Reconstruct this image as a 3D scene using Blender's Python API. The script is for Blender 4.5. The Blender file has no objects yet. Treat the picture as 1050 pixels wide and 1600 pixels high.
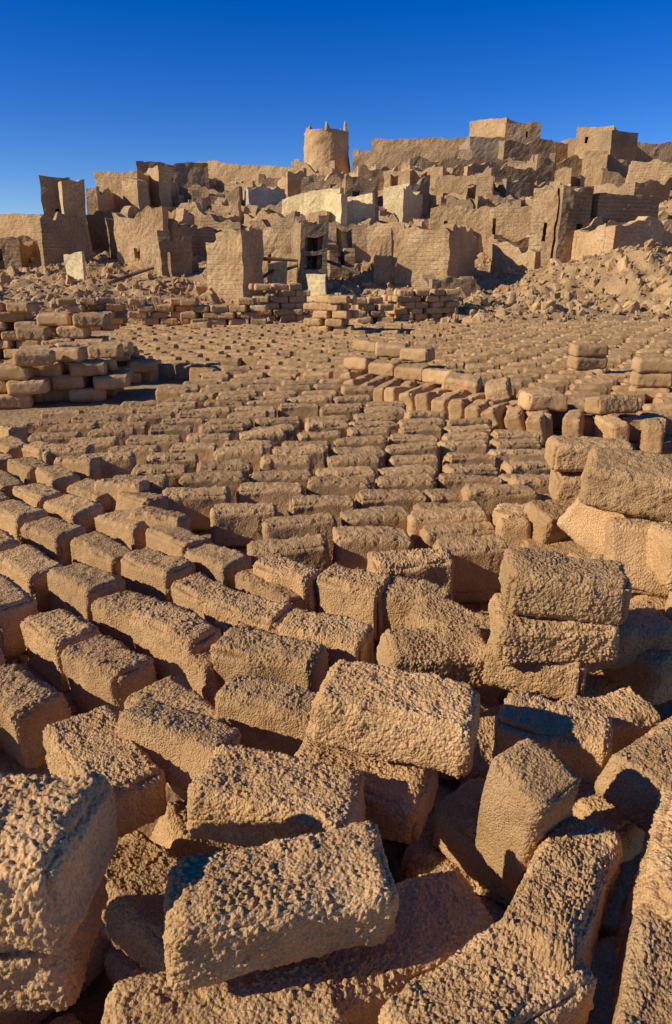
import bpy, math, random
import numpy as np
from mathutils import Matrix, Vector
random.seed(7); RNG=np.random.RandomState(7)
sc=bpy.context.scene
H=1.45; TH=math.radians(19.8); F=1066.7
CT,ST=math.cos(TH),math.sin(TH)

# ------------------------------------------------------------ survey helpers
def ray(px,py):
    u=(px-525)/F; v=(800-py)/F
    return (u, CT+v*ST, -ST+v*CT)
def G(px,py,z=0.0):
    d=ray(px,py); t=(z-H)/d[2]
    return (d[0]*t,d[1]*t)
def at(px,py,D):
    d=ray(px,py); t=D/d[1]
    return (d[0]*t,D,H+d[2]*t)

# ------------------------------------------------------------ noise
def h3(ix,iy,iz,seed):
    n=(ix.astype(np.int64)*73856093)^(iy.astype(np.int64)*19349663)^(iz.astype(np.int64)*83492791)^(seed*2654435)
    n=(n^(n>>13))*1274126177 & 0xffffffff
    n=(n^(n>>16))*668265263 & 0xffffffff
    n=n^(n>>15)
    return (n&0xffffff)/float(0xffffff)
def vn(P,s,seed=0):
    Q=P*s; I=np.floor(Q); f=Q-I; f=f*f*(3-2*f); r=0
    for a in (0,1):
        for b in (0,1):
            for c in (0,1):
                w=(f[:,0] if a else 1-f[:,0])*(f[:,1] if b else 1-f[:,1])*(f[:,2] if c else 1-f[:,2])
                r=r+w*h3(I[:,0]+a,I[:,1]+b,I[:,2]+c,seed)
    return r-.5
def fbm(P,s,seed=0,o=4):
    r=0;a=1
    for k in range(o):
        r=r+a*vn(P,s*2**k,seed+k*17); a*=.5
    return r
def vec(P,s,seed=0):
    return np.stack([vn(P,s,seed),vn(P,s,seed+101),vn(P,s,seed+202)],1)
def worley(P,cell,seed=0):
    Q=P/cell; I=np.floor(Q); best=np.full(len(P),9.0)
    for a in (-1,0,1):
        for b in (-1,0,1):
            for c in (-1,0,1):
                J=I+np.array([a,b,c])
                o=np.stack([h3(J[:,0],J[:,1],J[:,2],seed+k*31) for k in range(3)],1)
                d=np.linalg.norm(J+o-Q,axis=1); best=np.minimum(best,d)
    return best
def sstep(a,b,x):
    t=np.clip((x-a)/(b-a),0,1); return t*t*(3-2*t)

# ------------------------------------------------------------ materials
def mud(name,c1,c2,scale=6.,bump=.5,bscale=60.,rnd=.0,bdist=.01,dark=None,gran=0,courses=0):
    m=bpy.data.materials.new(name); m.use_nodes=True; nt=m.node_tree; N=nt.nodes; L=nt.links
    b=N['Principled BSDF']; b.inputs['Roughness'].default_value=.95
    b.inputs['Specular IOR Level'].default_value=.03
    tc=N.new('ShaderNodeTexCoord')
    n1=N.new('ShaderNodeTexNoise'); n1.inputs['Scale'].default_value=scale; n1.inputs['Detail'].default_value=6
    L.new(tc.outputs['Object'],n1.inputs['Vector'])
    r=N.new('ShaderNodeValToRGB'); r.color_ramp.elements[0].position=.32; r.color_ramp.elements[1].position=.68
    r.color_ramp.elements[0].color=(*c1,1); r.color_ramp.elements[1].color=(*c2,1)
    L.new(n1.outputs['Fac'],r.inputs['Fac'])
    col=r.outputs['Color']
    n3=N.new('ShaderNodeTexNoise'); n3.inputs['Scale'].default_value=bscale*2.2; n3.inputs['Detail'].default_value=3
    L.new(tc.outputs['Object'],n3.inputs['Vector'])
    mr=N.new('ShaderNodeMapRange'); mr.inputs['From Min'].default_value=.3; mr.inputs['From Max'].default_value=.7
    mr.inputs['To Min'].default_value=.72; mr.inputs['To Max'].default_value=1.18
    L.new(n3.outputs['Fac'],mr.inputs['Value'])
    mx=N.new('ShaderNodeVectorMath'); mx.operation='SCALE'; L.new(col,mx.inputs[0]); L.new(mr.outputs[0],mx.inputs['Scale']); col=mx.outputs[0]
    if rnd>0:
        oi=N.new('ShaderNodeObjectInfo'); m2=N.new('ShaderNodeMapRange')
        m2.inputs['To Min'].default_value=1-rnd; m2.inputs['To Max'].default_value=1+rnd*.6
        L.new(oi.outputs['Random'],m2.inputs['Value'])
        s=N.new('ShaderNodeVectorMath'); s.operation='SCALE'; L.new(col,s.inputs[0]); L.new(m2.outputs[0],s.inputs['Scale']); col=s.outputs[0]
    L.new(col,b.inputs['Base Color'])
    n2=N.new('ShaderNodeTexNoise'); n2.inputs['Scale'].default_value=bscale; n2.inputs['Detail'].default_value=8; n2.inputs['Roughness'].default_value=.65
    L.new(tc.outputs['Object'],n2.inputs['Vector'])
    hgt=n2.outputs['Fac']
    if courses:
        sx=N.new('ShaderNodeSeparateXYZ'); L.new(tc.outputs['Object'],sx.inputs[0])
        wv=N.new('ShaderNodeTexNoise'); wv.inputs['Scale'].default_value=1.5; L.new(tc.outputs['Object'],wv.inputs['Vector'])
        add=N.new('ShaderNodeMath'); add.operation='MULTIPLY_ADD'; add.inputs[1].default_value=1/.14
        L.new(sx.outputs['Z'],add.inputs[0]); L.new(wv.outputs['Fac'],add.inputs[2])
        fr=N.new('ShaderNodeMath'); fr.operation='PINGPONG'; fr.inputs[1].default_value=.5; L.new(add.outputs[0],fr.inputs[0])
        mn=N.new('ShaderNodeMath'); mn.operation='MINIMUM'; mn.inputs[1].default_value=.15; L.new(fr.outputs[0],mn.inputs[0])
        wm=N.new('ShaderNodeTexNoise'); wm.inputs['Scale'].default_value=.45; wm.inputs['Detail'].default_value=4; L.new(tc.outputs['Object'],wm.inputs['Vector'])
        wr=N.new('ShaderNodeMapRange'); wr.inputs['From Min'].default_value=.48; wr.inputs['From Max'].default_value=.58; wr.inputs['To Max'].default_value=courses; L.new(wm.outputs['Fac'],wr.inputs['Value'])
        ad=N.new('ShaderNodeMath'); ad.operation='MULTIPLY_ADD'; L.new(wr.outputs[0],ad.inputs[1]); L.new(mn.outputs[0],ad.inputs[0]); L.new(hgt,ad.inputs[2]); hgt=ad.outputs[0]
    if gran:
        vo=N.new('ShaderNodeTexVoronoi'); vo.inputs['Scale'].default_value=gran; L.new(tc.outputs['Object'],vo.inputs['Vector'])
        ad=N.new('ShaderNodeMath'); ad.operation='MULTIPLY_ADD'; ad.inputs[1].default_value=-.8; L.new(vo.outputs['Distance'],ad.inputs[0]); L.new(hgt,ad.inputs[2]); hgt=ad.outputs[0]
    bp=N.new('ShaderNodeBump'); bp.inputs['Strength'].default_value=bump; bp.inputs['Distance'].default_value=bdist
    L.new(hgt,bp.inputs['Height']); L.new(bp.outputs[0],b.inputs['Normal'])
    return m
M_BRICK=mud('mud_brick_adobe',(.50,.285,.115),(.68,.41,.18),7,.9,90,.2,.005,gran=150)
M_SOIL=mud('dry_soil',(.40,.235,.10),(.56,.35,.16),1.3,.8,14,0,.05)
M_WALL=mud('mud_plaster_wall',(.47,.285,.125),(.64,.41,.195),.9,.9,6,0,.06,courses=1.3)
M_WALL2=mud('mud_wall_weathered',(.30,.19,.095),(.46,.30,.15),.8,.9,7,0,.07,courses=2.2)
M_CREAM=mud('cream_plaster',(.66,.47,.21),(.78,.60,.30),.8,.5,6,0,.03)
M_GREY=mud('grey_plaster',(.31,.22,.13),(.41,.30,.18),.9,.6,6,0,.05,courses=1.5)
M_BLUE=mud('pale_blue_plaster',(.40,.34,.24),(.50,.43,.31),.9,.5,6,0,.03)
M_RUB=mud('rubble_clay',(.52,.315,.135),(.70,.45,.21),3,.8,12,.2,.04)
M_WOOD=mud('old_palm_wood',(.12,.08,.05),(.22,.15,.09),3,.5,20,0,.01)

def mesh_obj(name,V,Fc,mat,smooth=False,link=True):
    me=bpy.data.meshes.new(name); me.from_pydata(V.tolist() if hasattr(V,'tolist') else V,[],Fc.tolist() if hasattr(Fc,'tolist') else Fc); me.update()
    mats=mat if isinstance(mat,list) else [mat]
    for mm in mats: me.materials.append(mm)
    if smooth: me.polygons.foreach_set('use_smooth',[True]*len(me.polygons))
    if not link: return me
    o=bpy.data.objects.new(name,me); sc.collection.objects.link(o); return o

# ------------------------------------------------------------ bricks
BL,BW,BT=.42,.24,.15
def brick_mesh(name,res,seed,fine=True,warp=1.):
    hx,hy,hz=BL/2,BW/2,BT/2; V=[];Fs=[];off=0
    def face(ax,sg):
        nonlocal off
        o=[0,1,2]; o.remove(ax); h=[hx,hy,hz]
        na=max(3,int(round(2*h[o[0]]/res))); nb=max(3,int(round(2*h[o[1]]/res)))
        a=np.linspace(-h[o[0]],h[o[0]],na+1); b=np.linspace(-h[o[1]],h[o[1]],nb+1)
        A,B=np.meshgrid(a,b,indexing='ij'); P=np.zeros((A.size,3)); P[:,o[0]]=A.ravel(); P[:,o[1]]=B.ravel(); P[:,ax]=sg*h[ax]
        i=np.arange(na)[:,None]*(nb+1)+np.arange(nb)[None,:]+off
        q=np.stack([i,i+nb+1,i+nb+2,i+1],-1).reshape(-1,4)
        flip=(sg<0)!=(ax==1)
        if flip: q=q[:,::-1]
        V.append(P);Fs.append(q); off+=len(P)
    for ax in range(3):
        for sg in (1,-1): face(ax,sg)
    V=np.concatenate(V);Q=np.concatenate(Fs)
    key=np.round(V*1e6).astype(np.int64); _,idx,inv=np.unique(key,axis=0,return_index=True,return_inverse=True)
    V=V[idx]; Q=inv.reshape(-1)[Q]
    hv=np.array([hx,hy,hz]); r=.032 if fine else .036
    q=np.clip(V,-(hv-r),hv-r); n=V-q; n/=np.linalg.norm(n,axis=1)[:,None]+1e-9
    P=q+n*r
    amp=.2+.85*np.clip(n[:,2],0,1)+.85*np.clip(-n[:,1],0,1)+.5*np.abs(n[:,0])+.5*np.clip(vn(P,9,seed+5)*2,0,1)+.1*np.clip(n[:,1],0,1)
    edge=1-np.max(np.abs(n),axis=1); amp=np.clip(amp+edge*1.1,0,1.2)
    S=P+seed*1.37
    Sw=S+vec(S,60,seed+77)*.007
    w1=worley(Sw,.0118,seed)
    keep=.35+1.5*np.clip(vn(S,48,seed+6)+.25,0,1)
    d=np.clip(.62-w1,0,1)**.8*.0102*amp*keep
    d+=(.5-worley(Sw+3,.026,seed+9))*.0035*amp
    if fine: d+=(.5-worley(Sw+1,.0062,seed+3))*.0042*(.15+amp)
    d+=vn(S,30,seed+4)*.006*(.3+amp)+vn(S,9,seed+8)*.014*warp
    d-=np.clip(edge*2.6,0,1)*np.clip(vn(S,11,seed+60)*2+.2,0,1)*.034*warp   # worn, chipped arrises
    P=P+n*d[:,None]+vec(S,5,seed+40)*.026*warp
    P[:,0]*=1-.25*(P[:,2]); P[:,1]*=1-.3*P[:,2]
    return mesh_obj(name,P,Q,M_BRICK,True,False)
LOD={0:[brick_mesh('brick_near',.003,s) for s in range(1,12)],
     1:[brick_mesh('brick_mid',.006,s,True,.8) for s in range(12,21)],
     2:[brick_mesh('brick_far',.013,s,False,.7) for s in range(21,30)]}
MODE={'flat':Matrix.Identity(3),'edge':Matrix.Rotation(math.radians(-90),3,'X'),
      'end':Matrix.Rotation(math.radians(90),3,'Y')}
HGT={'flat':BT,'edge':BW,'end':BL}
def parent(name):
    e=bpy.data.objects.new(name,None); e.empty_display_size=.2; sc.collection.objects.link(e); return e
cnt=0
def place(par,x,y,z,yaw,mode='flat',pitch=0,roll=0,s=(1,1,1),flip=None):
    global cnt; cnt+=1
    d=math.hypot(x,y); lod=0 if d<2.8 else (1 if d<7 else 2)
    me=random.choice(LOD[lod])
    o=bpy.data.objects.new('brick_%d'%cnt,me); sc.collection.objects.link(o); o.parent=par
    R=Matrix.Rotation(math.radians(yaw),3,'Z')@Matrix.Rotation(math.radians(roll),3,'X')@Matrix.Rotation(math.radians(pitch),3,'Y')@MODE[mode]
    fl=random.random()<.5 if flip is None else flip
    if fl and mode!='edge': R=R@Matrix.Rotation(math.pi,3,'Z')
    R=R@Matrix.Diagonal(Vector(s))
    o.matrix_world=Matrix.Translation((x,y,z))@R.to_4x4()
    return o
def inside(poly,x,y):
    c=False;n=len(poly);j=n-1
    for i in range(n):
        xi,yi=poly[i];xj,yj=poly[j]
        if (yi>y)!=(yj>y) and x<(xj-xi)*(y-yi)/(yj-yi)+xi: c=not c
        j=i
    return c
def lattice(par,pxpoly,yaw,pitch_l,pitch_w,shear,mode='edge',jy=4,miss=.02,L=.97,Tk=1.15,odd=.025,wav=1.,jr=3.):
    poly=[G(p[0],p[1],.22) for p in pxpoly]
    xs=[p[0] for p in poly];ys=[p[1] for p in poly]
    cx,cy=(min(xs)+max(xs))/2,(min(ys)+max(ys))/2
    R=math.hypot(max(xs)-min(xs),max(ys)-min(ys))/2+1
    n=int(R/min(pitch_l,pitch_w))+2; a=math.radians(yaw)
    ox=0
    for j in range(-n,n):
        ox+=shear+random.uniform(-.05,.05); ra=random.gauss(0,1.2)
        for i in range(-n,n):
            l=i*pitch_l+((ox+R*3)%pitch_l) ; w=j*pitch_w
            if abs(l)>R+.5: continue
            w2=w+wav*(.13*math.sin(l*.8+w*.15)+.03*math.sin(l*3.1+j*.7))
            x=cx+l*math.cos(a)-w2*math.sin(a); y=cy+l*math.sin(a)+w2*math.cos(a)
            if not inside(poly,x,y) or random.random()<miss: continue
            x+=random.uniform(-.025,.025); y+=random.uniform(-.015,.015)
            sc_=L*random.uniform(.86,1.04)
            sw=random.uniform(.88,1.02)
            if random.random()<odd:
                place(par,x,y,BW*.9+.04,yaw+random.gauss(0,30),'flat',random.gauss(0,5),random.gauss(0,6),(sc_,1,1)); 
            z=BW/2*sw-.015+ .025*math.sin(x*.9)*math.cos(y*.7)
            place(par,x,y,z,yaw+ra+random.gauss(0,jy),mode,random.gauss(0,1.8),random.gauss(0,jr),(sc_,sw,Tk*random.uniform(.9,1.06)))

field=parent('mud_brick_field')
polyA=[(20,655),(200,625),(290,592),(360,565),(540,590),(600,625),(850,672),(885,735),(790,775),(770,850),(690,885),(500,862),(385,838),(230,762),(90,700)]
lattice(field,polyA,7,.425,.275,.11,jy=2.6,L=.95,Tk=1.22,odd=.0,miss=.006)
polyC=[(150,520),(200,508),(500,503),(730,503),(560,560),(540,583),(350,585),(270,560),(230,590),(200,545)]
lattice(field,polyC,-12,.44,.33,.15,jy=4,L=.93,Tk=1.3,odd=.008)
polyD=[(720,503),(1000,500),(1300,500),(1500,640),(1050,650),(860,645),(690,585),(600,560)]
lattice(field,polyD,-5,.44,.33,.16,jy=4,L=.93,miss=.015,Tk=1.3,odd=.008)
polyB=[(-500,660),(10,655),(70,705),(215,770),(375,848),(480,890),(455,955),(345,1010),(330,1080),(190,1125),(100,1140),(-300,1250),(-800,1100)]
lattice(field,polyB,-40,.375,.268,.12,jy=4.5,L=.82,Tk=1.2,miss=.004,odd=.0,jr=4)

# foreground bricks
def B(px,py,zt,yaw,mode='flat',pitch=0,roll=0,s=(1,1,1)):
    if py>1000: s=(s[0]*.88,s[1]*.86,s[2]*.95)
    x,y=G(px,py,zt); k={'flat':s[2],'edge':s[1],'end':s[0]}[mode]
    return place(heap,x,y,zt-HGT[mode]*k/2,yaw,mode,pitch,roll,s,False)
heap=parent('mud_brick_heap')
B(-75,1262,.58,-2,'flat',0,0,(1.25,1.15,1.45))
B(-60,1400,.32,5,'flat',0,0,(1.2,1.2,1.2))
B(436,1352,.46,13,'flat',1,6,(1.05,.82,1.1))
B(432,1215,.36,-14,'flat',0,-2,(1.0,.95,1.0))
B(275,1130,.34,-22,'edge',3,-14,(.82,.72,1.0))
B(160,1165,.30,-50,'flat',0,0,(1,.9,1))
B(615,1075,.48,-18,'flat',2,4,(1.04,.85,1.1))
B(568,1185,.28,-24,'flat',0,5,(.95,.9,1))
B(425,1082,.27,-18,'edge',0,0,(.85,.9,1.1))
B(828,1180,.49,34,'end',-6,10,(.88,.72,.92))
B(882,1365,.37,56,'flat',3,-4,(.98,.70,1.15))
B(765,1535,.34,30,'flat',-3,3,(.95,.78,1.1))
B(350,1572,.26,14,'flat',0,5,(1.1,1,1))
B(615,1440,.25,24,'flat',4,6,(1.05,1.0,1))
B(560,1570,.10,-30,'flat',4,6,(1.1,1.05,1))
B(1060,1530,.34,60,'flat',0,4,(1,.8,1))
B(1075,1310,.38,60,'edge',0,8,(1,1,1))
B(1065,1160,.36,35,'flat',0,4,(1,.9,1))
B(980,1220,.18,30,'flat',0,0)
B(945,1105,.28,20,'edge',0,3,(.8,1,1.1))
B(868,1112,.32,-25,'edge',0,3,(.75,1,1.3))
B(240,1380,.04,-35,'flat',4,-4,(1,1,1))
B(885,882,.59,-9,'flat',2,3,(.86,.8,.95))
B(862,950,.44,-3,'flat',0,3,(.86,.95,.95))
B(838,1003,.32,-26,'flat',0,6,(.85,.75,1.1))
B(960,960,.30,8,'flat',0,0,(.9,.9,1.1))
B(890,930,.16,-5,'flat',0,0,(1.,1.,1.1))
B(680,995,.29,8,'flat',3,4,(.82,.85,1))
B(710,960,.26,-40,'flat',0,4,(.75,.75,1))
B(645,915,.26,-24,'edge',0,4,(.72,.95,1.1))
B(555,898,.27,-30,'edge',0,4,(.68,1.0,1.1))
B(452,880,.27,-38,'edge',0,4,(.68,.95,1.0))
B(510,975,.25,-22,'edge',0,3,(.75,.9,1.2))
B(422,1000,.27,-20,'edge',0,5,(.85,1,1.2))
B(390,940,.26,-28,'edge',0,5,(.75,1,1.1))
B(735,845,.27,7,'edge',0,5,(.8,1,1.1))
B(640,868,.26,8,'edge',0,5,(.85,1,1.1))
B(275,965,.26,-36,'edge',0,4,(.82,1,1.1))
for px,py in ((190,752),(250,800),(120,715)):
    B(px,py,.26,random.uniform(-20,25),'edge',0,-5,(.7,1.05,1.))
B(820,795,.30,20,'edge',0,0,(.7,1.1,1.1)); B(800,800,.29,85,'edge',0,0,(.65,1.1,1))
pile=[(1010,722,.72,-18,'flat',4,8,(1.1,1.1,1.2)),(925,688,.64,-8,'flat',0,3,(.95,.85,1.0)),(925,735,.48,-6,'flat',0,5,(.9,.9,1.1)),
 (965,795,.46,-34,'edge',30,-10,(1.05,1.,1.)),(1045,825,.52,-16,'edge',0,-12,(1.,1.1,1.1)),(885,790,.34,20,'flat',0,14,(.9,.9,1)),
 (1050,775,.46,-20,'flat',0,3,(1.,1.,1.1)),(985,770,.32,-6,'flat',0,4,(1.,1.,1.)),(935,775,.30,16,'flat',0,4,(.9,1.,1.)),(985,770,.16,4,'flat',0,4,(1.,1.,1.)),(920,790,.15,-6,'flat',0,4,(1.,1.,1.)),
 (1010,880,.3,5,'flat',0,4,(1.,1,1)),(1120,830,.55,0,'flat',0,0,(1.,1.,1.2)),(1010,890,.15,-15,'flat',0,4,(1.,1,1)),
 (1100,720,.62,10,'flat',0,0,(1.1,1.1,1.2)),(1110,790,.4,10,'flat',0,0,(1.,1.,1.1)),(1110,800,.25,-10,'flat',0,0,(1.,1.,1.1)),(880,845,.2,0,'flat',0,5,(1.,1.,1.1)),(1080,930,.25,10,'flat',0,6,(1.,1.,1.2)),
 (1150,900,.42,30,'flat',0,6,(1.,1.,1.2)),(1040,990,.2,30,'flat',0,6,(1.,1.,1.2)),(945,860,.18,24,'flat',0,5,(.95,1,1))]
for p in pile: B(*p)
PB=[G(p[0],p[1],.22) for p in polyB]
for layer,(dz0,dz1,st) in enumerate(((-.30,-.20,.36),(-.14,-.03,.46))):
    for gx in np.arange(-1.8,2.6,st):
        for gy in np.arange(.2,2.5,st*.93):
            x=gx+random.uniform(-.09,.09);y=gy+random.uniform(-.09,.09)
            if inside(PB,x,y): continue
            if x<0.2 and y>1.9: continue
            if layer and random.random()<.2: continue
            place(heap,x,y,random.uniform(dz0,dz1),random.uniform(-60,60),'flat',random.gauss(0,9),random.gauss(0,9),(.92,.92,1))
for px,py,yw in ((700,800,5),(780,760,4),(850,745,8)):
    B(px,py,.25,yw,'edge',0,4)

# stacks
def stack(name,px0,px1,pyb,layers,deep=2,yaw=0,rag=.35,D=None,z0=0,drop=0):
    par=parent(name)
    x0,y0=G(px0,pyb,z0); x1,_=G(px1,pyb,z0)
    n=max(1,int(round((x1-x0)/.44))); a=math.radians(yaw)
    for k in range(layers):
        for j in range(deep):
            for i in range(n):
                if k>=layers-1 and random.random()<rag: continue
                if k>2 and random.random()<.03: continue
                if drop and i>=n-drop*(k/layers)*n: continue
                l=(i+.5)*.44+(.2 if k%2 else 0)+random.uniform(-.06,.06); w=j*.26+random.uniform(-.05,.05)
                place(par,x0+l*math.cos(a)-w*math.sin(a),y0+l*math.sin(a)+w*math.cos(a),z0+.075+k*.148,yaw+random.gauss(0,8),'flat',random.gauss(0,1.5),random.gauss(0,1.5),(random.uniform(.82,1.02),1,1))
stack('brick_stack',95,185,518,5,2,18)
stack('brick_stack',205,285,518,5,2,14,.4)
stack('brick_stack',285,390,519,5,2,8,.15)
stack('brick_stack',395,465,512,7,2,16,.4)
stack('brick_stack',475,545,531,6,2,-20,.2)
stack('brick_stack',545,615,516,5,2,14,.3)
stack('brick_stack',610,705,510,6,3,20,.3)
stack('brick_stack',-140,50,640,4,3,10,.4)
stack('brick_stack',50,150,628,4,3,8,.3)
stack('brick_stack',40,165,605,6,2,8,.3,drop=.4)
stack('brick_stack',-120,40,560,6,2,4,.3)
stack('brick_stack',165,190,600,3,2,20,.5)
# diagonal row across the field
row=parent('brick_row')
def rowline(p0,p1,step,yaw,mode,lean,zt=0,jit=5,miss=0):
    a=G(*p0,.1);b=G(*p1,.1);L=math.dist(a,b);n=int(L/step)
    for i in range(n+1):
        if random.random()<miss: continue
        t=i/max(1,n); x=a[0]+(b[0]-a[0])*t;y=a[1]+(b[1]-a[1])*t
        place(row,x,y,zt+HGT[mode]/2,yaw+random.gauss(0,jit),mode,random.gauss(0,3),lean+random.gauss(0,5),(random.uniform(.85,1),1,1))
rowline((560,612),(840,672),.22,62,'edge',-10)
rowline((555,600),(835,660),.23,60,'edge',-10)
rowline((562,596),(690,620),.42,-40,'flat',0,.24,14,.1)
rowline((575,585),(650,602),.42,-30,'flat',0,.39,14,.3)
rowline((840,668),(1080,690),.25,75,'edge',-8,0,10,.1)
rowline((845,662),(1300,690),.47,5,'flat',0,.23,18,.4)
rowline((720,628),(840,655),.40,-50,'flat',18,.22,30,.1)
for k in range(3):
    x,y=G(912,607,0); place(row,x,y,.075+.15*k+.1,random.uniform(-20,20))
    x,y=G(1010,640,0); place(row,x,y,.075+.15*k+.1,random.uniform(-20,20),s=(.9,1,1))

# ------------------------------------------------------------ terrain
def terr(X,Y,fine=True):
    X=np.asarray(X,float);Y=np.asarray(Y,float)
    A=np.interp(Y,[17,20,24,30,40,50,60,75,110,200],[0,.2,.8,1.55,3.5,6.0,8.3,9.4,7,0])
    Bq=np.interp(Y,[17,24,30,45,110,200],[0,.6,1.2,2.4,2,0])
    s=sstep(-19,-10,X)*(1-sstep(60,120,X)); Z=Bq*(1-sstep(100,250,np.abs(X)))*(1-s)+A*s
    Z=Z+.95*np.exp(-((X-10.5)/3.6)**2-((Y-24)/3.2)**2)+2.4*np.exp(-((X-17)/4.)**2-((Y-33)/5)**2)
    Z=Z-.36*sstep(-1.5,-.75,X+.35*(Y-1))*(1-sstep(1.5,2.1,Y-.25*X))*(1-sstep(2.4,3.2,X))*sstep(-1.5,-.5,Y)
    if fine:
        P=np.stack([X.ravel(),Y.ravel(),0*X.ravel()],1)
        w=(sstep(16.8,19,Y)*(1-sstep(70,120,Y))).ravel()
        d=fbm(P,.5,3,3)*.55+(.5-worley(P,.6,4))*.2+(.5-worley(P,.22,8))*.16+fbm(P,3.5,21,2)*.13
        Z=Z+(d*w).reshape(X.shape)+ (fbm(P,1.5,9,3)*.03+fbm(P,6,12,2)*.02).reshape(X.shape)
    return Z
ys=np.concatenate([np.arange(-4,0,.12),np.arange(0,3,.04),np.arange(3,17,.12),np.arange(17,32,.08),np.arange(32,75,.3),np.geomspace(75,4000,30)])
xp=np.concatenate([np.arange(0,2.4,.05),np.arange(2.4,14,.10),np.arange(14,40,.4),np.geomspace(40,4000,24)])
xs=np.concatenate([-xp[:0:-1],xp]); ys=np.concatenate([[-3000,-400,-60,-12],ys])
XX,YY=np.meshgrid(xs,ys,indexing='ij'); ZZ=terr(XX,YY)-.01
nb=len(ys); i=np.arange(len(xs)-1)[:,None]*nb+np.arange(nb-1)[None,:]
Q=np.stack([i,i+nb,i+nb+1,i+1],-1).reshape(-1,4)
mesh_obj('ground',np.stack([XX.ravel(),YY.ravel(),ZZ.ravel()],1),Q,M_SOIL,True)
def tz(x,y): return float(terr(np.array([x]),np.array([y]),False)[0])

# ------------------------------------------------------------ rubble
def rock(seed):
    import bmesh
    bm=bmesh.new(); bmesh.ops.create_cube(bm,size=1); bmesh.ops.subdivide_edges(bm,edges=bm.edges,cuts=6,use_grid_fill=True)
    V=np.array([v.co[:] for v in bm.verts]); n=V/np.linalg.norm(V,axis=1)[:,None]
    V=V*.6+n*.24; V=V+vec(V+seed*7,1.6,seed)*.45+vec(V+seed,5,seed+3)*.14; V[:,2]*=.75
    me=bpy.data.meshes.new('rock'); 
    for v,c in zip(bm.verts,V): v.co=c
    bm.to_mesh(me); bm.free(); me.materials.append(M_RUB); return me
rocks=[rock(s) for s in range(1,9)]
rub=parent('rubble')
def addrocks(L):
    L=np.array(L); Z=terr(L[:,0],L[:,1])
    for (x,y,s),z in zip(L,Z):
        o=bpy.data.objects.new('chunk',random.choice(rocks)); sc.collection.objects.link(o); o.parent=rub
        o.location=(x,y,z+s*.1); o.rotation_euler=[random.uniform(0,6.28) for _ in range(3)]
        o.scale=(s*random.uniform(.7,1.5),s*random.uniform(.7,1.1),s*random.uniform(.6,1))
L_=[]
for k in range(6500):
    y=17.3+random.random()**1.4*18; x=random.uniform(-.62,.62)*y
    s=min(.42,.05*math.exp(abs(random.gauss(0,.8)))); 
    if y<19: s*=.8
    if x>6 and random.random()<.4: continue
    L_.append((x,y,s))
for k in range(1100):
    L_.append((random.gauss(10,4),random.uniform(18,27),min(.4,.05*math.exp(abs(random.gauss(0,.8))))))
for k in range(900):
    y=random.uniform(34,62); L_.append((random.uniform(-.3,.6)*y,y,random.uniform(.12,.45)))
for k in range(700):
    L_.append((random.uniform(-1.6,2.),random.uniform(.3,3.2),.012*math.exp(abs(random.gauss(0,.7)))))
addrocks(L_)

# ------------------------------------------------------------ walls
class Acc:
    def __init__(s): s.V=[];s.F=[];s.n=0
    def add(s,V,F): s.V.append(V); s.F.append(F+s.n); s.n+=len(V)
def wall(acc,p0,p1,th,zb,zt0,zt1,rag=.2,ops=(),res=.16,seed=0,amp=1.):
    p0=np.array(p0);p1=np.array(p1);L=np.linalg.norm(p1-p0); d=(p1-p0)/L; nrm=np.array([-d[1],d[0]])
    nu=max(2,int(L/res)); zm=max(zt0,zt1); nv=max(2,int((zm-zb)/res))
    u=np.linspace(0,L,nu+1); Pu=np.stack([u+seed*3.3,u*0+seed*1.7,u*0],1)
    top=zt0+(zt1-zt0)*u/L+rag*(fbm(Pu,1.1,seed,3)*1.0 - 2.2*np.clip(vn(Pu,.6,seed+3)*2-.3,0,1))+ rag*.6*(h3(np.floor(u/.35),u*0,u*0,seed)-.5)
    top=np.maximum(top,zb+.4)
    v=np.linspace(0,1,nv+1)
    U,Vv=np.meshgrid(u,v,indexing='ij'); Z=zb+Vv*(top[:,None]-zb)
    def pts(o):
        P=np.zeros(U.shape+(3,)); P[...,0]=p0[0]+d[0]*U+nrm[0]*o; P[...,1]=p0[1]+d[1]*U+nrm[1]*o; P[...,2]=Z; return P.reshape(-1,3)
    A=pts(0);Bk=pts(th); W=np.concatenate([A,Bk])
    W=W+amp*(vec(W,.6,5)*.14+vec(W,2.2,6)*.08+vec(W,7.,7)*.04)
    mask=np.ones((nu,nv),bool)
    uc=(u[:-1]+u[1:])/2; zc=(Z[:-1,:-1]+Z[1:,1:])/2
    for (a,b,c,e) in ops:
        m=((uc>a*L)&(uc<b*L))[:,None]&(zc<zm-c)&(zc>zm-e); mask&=~m
    n1=nv+1; off=(nu+1)*n1; Fs=[]
    I=np.argwhere(mask); a=I[:,0]*n1+I[:,1]
    Fs.append(np.stack([a,a+n1,a+n1+1,a+1],1)); Fs.append(np.stack([a+off,a+off+1,a+off+n1+1,a+off+n1],1))
    pad=np.zeros((nu+2,nv+2),bool); pad[1:-1,1:-1]=mask
    def side(dx,dy,e0,e1):
        m=mask&~pad[1+dx:nu+1+dx,1+dy:nv+1+dy]; I=np.argwhere(m); a=I[:,0]*n1+I[:,1]
        Fs.append(np.stack([a+e1,a+e0,a+e0+off,a+e1+off],1))
    for dx,dy,e0,e1 in ((-1,0,0,1),(1,0,n1+1,n1),(0,1,1,n1+1),(0,-1,n1,0)): side(dx,dy,e1,e0)
    acc.add(W,np.concatenate(Fs))
def finish(acc,name,mat): 
    return mesh_obj(name,np.concatenate(acc.V),np.concatenate(acc.F),mat)
sd=[0]
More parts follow.
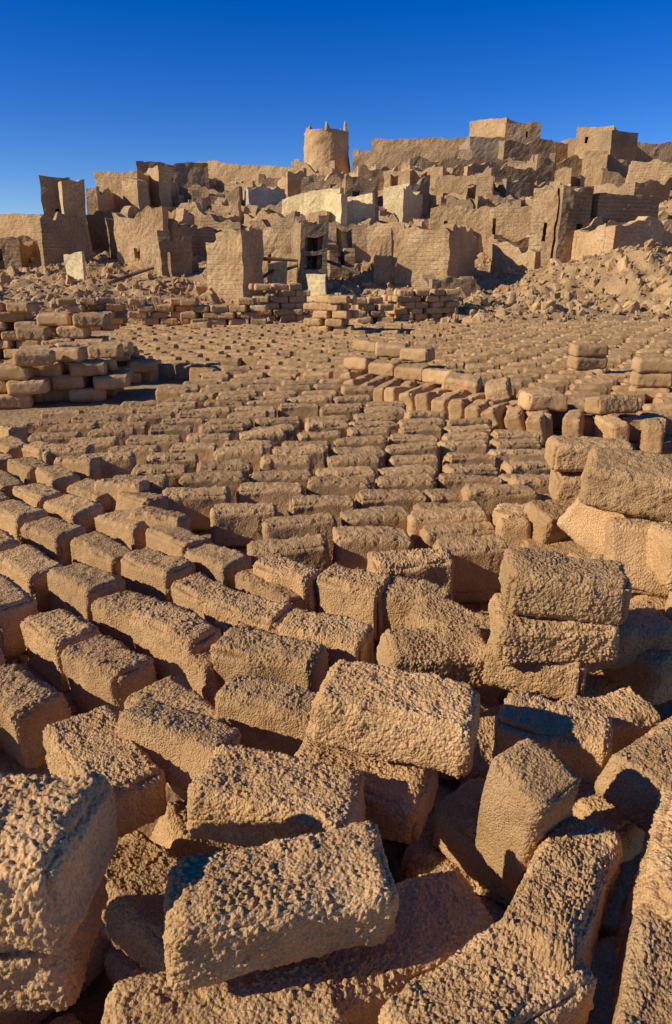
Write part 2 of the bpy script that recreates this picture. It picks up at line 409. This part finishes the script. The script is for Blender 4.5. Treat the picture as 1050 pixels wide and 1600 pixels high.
def house(name,px0,px1,py,D,depth=4,yaw=0,rag=.25,ops=(),roof=False,mat=None,th=.4,sl=0,sideops=(),backlow=0):
    """rectangular mud building; the near wall runs from its left corner at distance D"""
    mat=mat or M_WALL; sd[0]+=1; s=sd[0]
    x0,_,z=at(px0,py,D); x1,_,_=at(px1,py,D); a=math.radians(yaw)
    L=(x1-x0)
    if yaw:
        tb=x1/D; L=(D*tb-x0)/(math.cos(a)-tb*math.sin(a))
    d=np.array([math.cos(a),math.sin(a)]);n=np.array([-d[1],d[0]])
    p=np.array([x0,D]); zb=min(tz(*p),tz(*(p+d*L)),tz(*(p+n*depth)),tz(*(p+d*L+n*depth)))-.5
    res=.14 if D<35 else .22
    ac=Acc(); z1=z+sl
    wall(ac,p,p+d*L,th,zb,z,z1,rag,ops,res,s)
    b0=p+n*(depth-th)
    wall(ac,b0,b0+d*L,th,zb,z-backlow,z1-backlow,rag,(),res,s+50)
    q=p+n*(th+.01)
    def sw(base):
        st=base+n*(depth-2*th-.02)
        wall(ac,st,base,th,zb,z-backlow*.5,z,rag,sideops,res,s+int(base[0]*10)%50)
    sw(q); sw(q+d*(L-th))
    if roof:
        rz=min(z,z1)-.35; c=[p+n*.1+d*.1,p+d*(L-.1)+n*.1,p+d*(L-.1)+n*(depth-.1),p+d*.1+n*(depth-.1)]
        V=np.array([[k[0],k[1],rz+dz] for dz in (0,-.2) for k in c]); Fq=np.array([[0,1,2,3],[7,6,5,4],[0,4,5,1],[1,5,6,2],[2,6,7,3],[3,7,4,0]])
        ac.add(V,Fq)
    return finish(ac,name,mat)
def wallobj(name,px0,py0,D0,px1,py1,D1,rag=.3,th=.4,mat=None,ops=()):
    sd[0]+=1; a=at(px0,py0,D0); b=at(px1,py1,D1); zb=min(tz(a[0],a[1]),tz(b[0],b[1]))-.5; ac=Acc()
    wall(ac,a[:2],b[:2],th,zb,a[2],b[2],rag,ops,.14 if D0<35 else .22,sd[0]); return finish(ac,name,mat or M_WALL)

R='ruined_mud_house'; Wn='ruined_mud_wall'
house('mud_fort_house',734,792,190,72,9,-34,.06,(),True)
house('mud_fort_house',790,847,191,68.2,7,4,.06,((.2,.25,.8,1.1),(.6,.65,.8,1.1)),True)
house('mud_house',582,735,217,68,6,-6,.08,(),True)
house('mud_house',735,790,213,62,5,0,.08,(),True,M_GREY)
house('mud_house',788,912,217,61,5,12,.2,(),True,M_WALL2)
house('mud_fort_house',902,960,200,60,6,-26,.06,((.25,.33,.7,1.1),(.6,.66,.7,1.1)),True)
house('mud_fort_house',957,998,203,58,6,25,.06,(),True,M_WALL2)
house('mud_house',996,1120,224,62,6,5,.2,(),True)
house('mud_house',552,738,236,60,5,-4,.12,(),True)
house('mud_house',640,800,246,56,4,4,.2,(),False,M_WALL2)
wallobj('town_wall',325,252,52,475,263,50,.12,.6)
wallobj('town_wall',-120,345,49,62,333,46,.12,.6)
wallobj('town_wall',232,258,56,330,252,54,.1,.6)
house(R,213,325,253,43,5,14,.2,((.05,.1,.6,1),(.4,.5,.8,1.3)),False,M_WALL2,backlow=.3)
wallobj(Wn,228,266,40,247,262,39,.4,.7)
house(R,148,214,268,39,5,-12,.1,((.12,.35,.9,2.4),),True)
wallobj(Wn,190,276,38,214,272,37.5,.4,.8)
house(R,60,104,276,31,2.6,16,.14,((.4,.55,1.2,1.5),),False,M_WALL2)
wallobj(Wn,94,280,29.8,131,284,30.2,.35,.9)
wallobj(Wn,62,350,29,132,330,30,.8,.5,M_WALL2)
house(R,133,150,292,36,3,0,.3)
house(R,768,862,260,47,4,12,.35,((.3,.36,.6,1.),),False,M_WALL2)
house(R,840,985,248,50,4,8,.4,((.2,.3,.8,2.),),False,M_WALL2)
house(R,912,950,236,50,2.2,-20,.1,(),True)
house(R,985,1100,255,42,5,-20,.4,(),False)
house(R,680,770,276,44,4,-14,.3,((.6,.7,.5,1.1),))
house(R,560,600,262,50,4,10,.4,(),False)
house(R,600,640,268,50,3,-20,.4,((.3,.6,.3,.9),))
house(R,540,592,278,45,4,12,.4,((.2,.4,.6,1.2),),False,M_WALL2)
house(R,600,632,292,40,3,-26,.3,(),False,M_CREAM)
house(R,630,672,285,42,3,15,.4,(),False,M_WALL2)
house(R,470,540,280,46,4,-5,.4,((.3,.5,.5,1.1),(.7,.8,.4,.9)),False,M_WALL2)
house(R,300,352,305,38,3.5,10,.4,((.4,.6,.5,1.6),),False,M_WALL2)
house(R,350,395,285,42,4,-14,.4,((.4,.6,.6,1.4),))
house(R,388,446,290,40,3,16,.3,((.1,.25,.9,2.),),False,M_BLUE)
house('plastered_house',440,530,312,33.5,4,-26,.15,(),False,M_CREAM,sl=.5)
wallobj(Wn,508,303,32.2,534,298,31.4,.3,.35,M_CREAM)
house(R,533,592,320,35,4,26,.15,(),False,M_GREY)
house(R,590,672,345,33,3,8,.3,((.3,.5,.5,1.5),),False,M_WALL2)
house(R,672,838,325,32,4,-12,.16,((.12,.17,.5,.9),(.6,.66,.4,1.3)),False,M_WALL,backlow=.2)
# near ruins
house(R,606,703,358,25,3.4,-26,.3,(),False,M_WALL,sl=0,th=.45)
house(R,584,612,362,25,1.6,-10,.6,())
house(R,675,752,435,21.2,1.6,8,.3,(),False,M_WALL2)
house(R,835,872,290,28,1.4,-24,.4,((.55,.75,1.3,2.),))
house(R,880,928,291,27.5,1.2,14,.2,((.55,.8,1.35,2.),),False,M_WALL2)
house(R,936,1032,305,28,3.5,18,.18,((.1,.25,1.,2.4),),False,M_WALL2)
house(R,962,1040,345,25.6,2.4,20,.3,(),False,M_WALL)
house(R,1040,1140,345,27,2.5,8,.5,())
wallobj(Wn,770,385,27,838,395,26,.6,.5)
house(R,318,373,356,22.3,1.2,-26,.3,(),False,M_WALL,th=.5)
wallobj(Wn,374,345,22.2,390,362,23.2,.3,.3,M_WALL2)
house(R,467,514,343,23.6,1.5,12,.3,((.2,.42,.5,.85),(.56,.78,.5,.85),(.2,.42,1.1,1.45),(.56,.78,1.05,1.5)),False,M_WALL2,th=.3)
house(R,402,462,360,27,2.2,-14,.15,((.2,.3,.9,1.2),),False,M_WALL)
wallobj('door_panel',417,415,23.4,446,410,23.1,.02,.06,M_CREAM)
wallobj('fallen_plaster_slab',478,422,22.3,508,418,22.0,.2,.12,M_CREAM)
wallobj('fallen_plaster_slab',102,396,26.3,128,390,26,.3,.15,M_CREAM)
wallobj(Wn,262,350,25,306,372,26.2,.7,.45,M_WALL2)
house(R,248,300,376,25,1.8,20,.5,(),False,M_WALL2)
house(R,175,252,332,30,2.5,-20,.6,((.4,.5,1.3,1.7),),False,M_WALL)
house(R,225,275,328,33,3,12,.5,(),False,M_WALL2)
house(R,135,180,335,33,3,10,.6,(),False,M_WALL2)
house(R,272,330,330,33,3,-16,.5,((.3,.5,.4,1.4),),False)
house(R,-60,30,372,30,3,5,.4,((.5,.7,.4,1.2),),False,M_WALL2)
house(R,515,560,388,26,2,10,.6,(),False,M_WALL2)
house(R,330,372,318,36,3,-15,.5,())
def tower():
    cx,_,zt=at(510,201,62); zb=tz(cx,62)-1; ac=Acc(); n=72;m=34
    r1=at(548,203,62)[0]-cx-.15; r0=r1*1.17
    th=np.linspace(0,2*math.pi,n,endpoint=False)
    k=np.arange(n)
    def ring(r,z): return np.stack([cx+r*np.cos(th),62+r1+r*np.sin(th),z*np.ones(n)],1)
    rings=[ring(r0+(r1-r0)*(i/m)**.8,zb+(zt-zb)*i/m) for i in range(m+1)]
    rings+= [ring(r1-.35,zt),ring(r1-.45,zt-.9),ring(.05,zt-.9)]
    V=np.concatenate(rings); Fs=[]
    for i in range(len(rings)-1):
        a=i*n+k;b=i*n+(k+1)%n; Fs.append(np.stack([a,b,b+n,a+n],1))
    V=V+vec(V,.8,5)*.14+vec(V,3,6)*.09+vec(V,8,6)*.04; 
    ac.add(V,np.concatenate(Fs))
    for t,h in ((-2.6,.55),(-1.55,.65),(-.35,.9),(.8,.6),(2.,.6),(3.0,.5)):
        px,py=cx+(r1-.18)*math.cos(t),62+r1+(r1-.18)*math.sin(t)
        R_=[]; 
        for i in range(6):
            rr=.26*(1-i/5.6)**.8; R_.append(np.array([[px+rr*math.cos(q),py+rr*math.sin(q),zt-.1+h*i/5] for q in np.linspace(0,6.283,9)[:-1]]))
        Vp=np.concatenate(R_); Vp+=vec(Vp,4,2)*.12; kk=np.arange(8); Fp=[np.stack([i*8+kk,i*8+(kk+1)%8,(i+1)*8+(kk+1)%8,(i+1)*8+kk],1) for i in range(5)]
        ac.add(Vp,np.concatenate(Fp))
    finish(ac,'round_watch_tower',M_WALL)
tower()
for k in range(75):
    D=random.uniform(30,57); tb=random.uniform(-.28 if D>36 else -.42,.5); x=tb*D; z=tz(x,D)
    hh=random.uniform(.9,1.7) if D>42 else random.uniform(.8,1.6)
    L=random.uniform(2.,5); dp=random.uniform(1.5,3.5); a=math.radians(random.choice([-30,-20,0,15,25])+random.uniform(-5,5))
    d=np.array([math.cos(a),math.sin(a)]); n=np.array([-d[1],d[0]]); p=np.array([x,D]); ac=Acc(); sdd=300+k
    ops=((.4,.6,.25,1.),) if random.random()<.5 else ()
    wall(ac,p,p+d*L,.4,z-.8,z+hh,z+hh*random.uniform(.7,1.05),.42,ops,.2,sdd)
    st=p+n*dp; wall(ac,st,p+n*.41,.4,z-.8,z+hh*.8,z+hh,.4,(),.2,sdd+9)
    if random.random()<.7:
        q=p+d*(L-.4); wall(ac,q+n*dp,q+n*.41,.4,z-.8,z+hh*.7,z+hh,.4,(),.2,sdd+19)
    finish(ac,Wn,random.choice([M_WALL,M_WALL,M_WALL2,M_WALL2]))
def beam(px,py,D,ln,az,el):
    x,y,z=at(px,py,D); n=8
    d=Vector((math.cos(az)*math.cos(el),math.sin(az)*math.cos(el),math.sin(el))); q=d.to_track_quat('Z','Y')
    V=[];
    for i in range(7):
        for j in range(n):
            r=.06*(1-.25*i/6)*(1+.15*math.sin(j*2.1+i)); V.append((Vector((x,y,z))+q@Vector((r*math.cos(j*6.283/n),r*math.sin(j*6.283/n),ln*(i/6-.5)+0)))[:])
    Fq=[[i*n+j,i*n+(j+1)%n,(i+1)*n+(j+1)%n,(i+1)*n+j] for i in range(6) for j in range(n)]+[list(range(n))[::-1],list(range(6*n,7*n))]
    mesh_obj('palm_beam',V,Fq,M_WOOD)
for b in ((400,440,23,2.2,.5,.5),(425,405,24,1.8,.1,-.05),(455,418,24,1.5,.2,.3),(395,425,23.5,1.5,1.2,.9),(530,415,24,1.6,2.7,.3),(205,430,24,1.6,.4,.3)):
    beam(*b)

# ------------------------------------------------------------ light
sv=Vector((-.85,-.25,.46)).normalized()
el=math.asin(sv.z); az=math.atan2(sv.x,sv.y)
sun=bpy.data.lights.new('sun','SUN'); sun.energy=5.0; sun.angle=math.radians(.5); sun.color=(1,.935,.83)
so=bpy.data.objects.new('sun',sun); sc.collection.objects.link(so); so.rotation_euler=(-sv).to_track_quat('-Z','Y').to_euler()
w=bpy.data.worlds.new('World'); sc.world=w; w.use_nodes=True; nt=w.node_tree
bg=nt.nodes['Background']; sky=nt.nodes.new('ShaderNodeTexSky'); sky.sky_type='NISHITA'; sky.sun_disc=False
sky.sun_elevation=el; sky.sun_rotation=az; sky.air_density=1.0; sky.dust_density=0; sky.ozone_density=4.5; sky.altitude=1500
hs=nt.nodes.new('ShaderNodeHueSaturation'); hs.inputs['Hue'].default_value=.522; hs.inputs['Saturation'].default_value=1.36; hs.inputs['Value'].default_value=1.4
nt.links.new(sky.outputs[0],hs.inputs['Color']); nt.links.new(hs.outputs[0],bg.inputs['Color']); bg.inputs['Strength'].default_value=.09
# ------------------------------------------------------------ camera
cam=bpy.data.cameras.new('camera'); co=bpy.data.objects.new('camera',cam); sc.collection.objects.link(co)
cam.sensor_fit='VERTICAL'; cam.sensor_height=36; cam.lens=24; cam.clip_start=.02; cam.clip_end=9000
co.location=(0,0,H); co.rotation_euler=(math.pi/2-TH,0,0); sc.camera=co
sc.view_settings.view_transform='Standard'; sc.view_settings.look='None'; sc.view_settings.exposure=0
print('bricks',cnt)
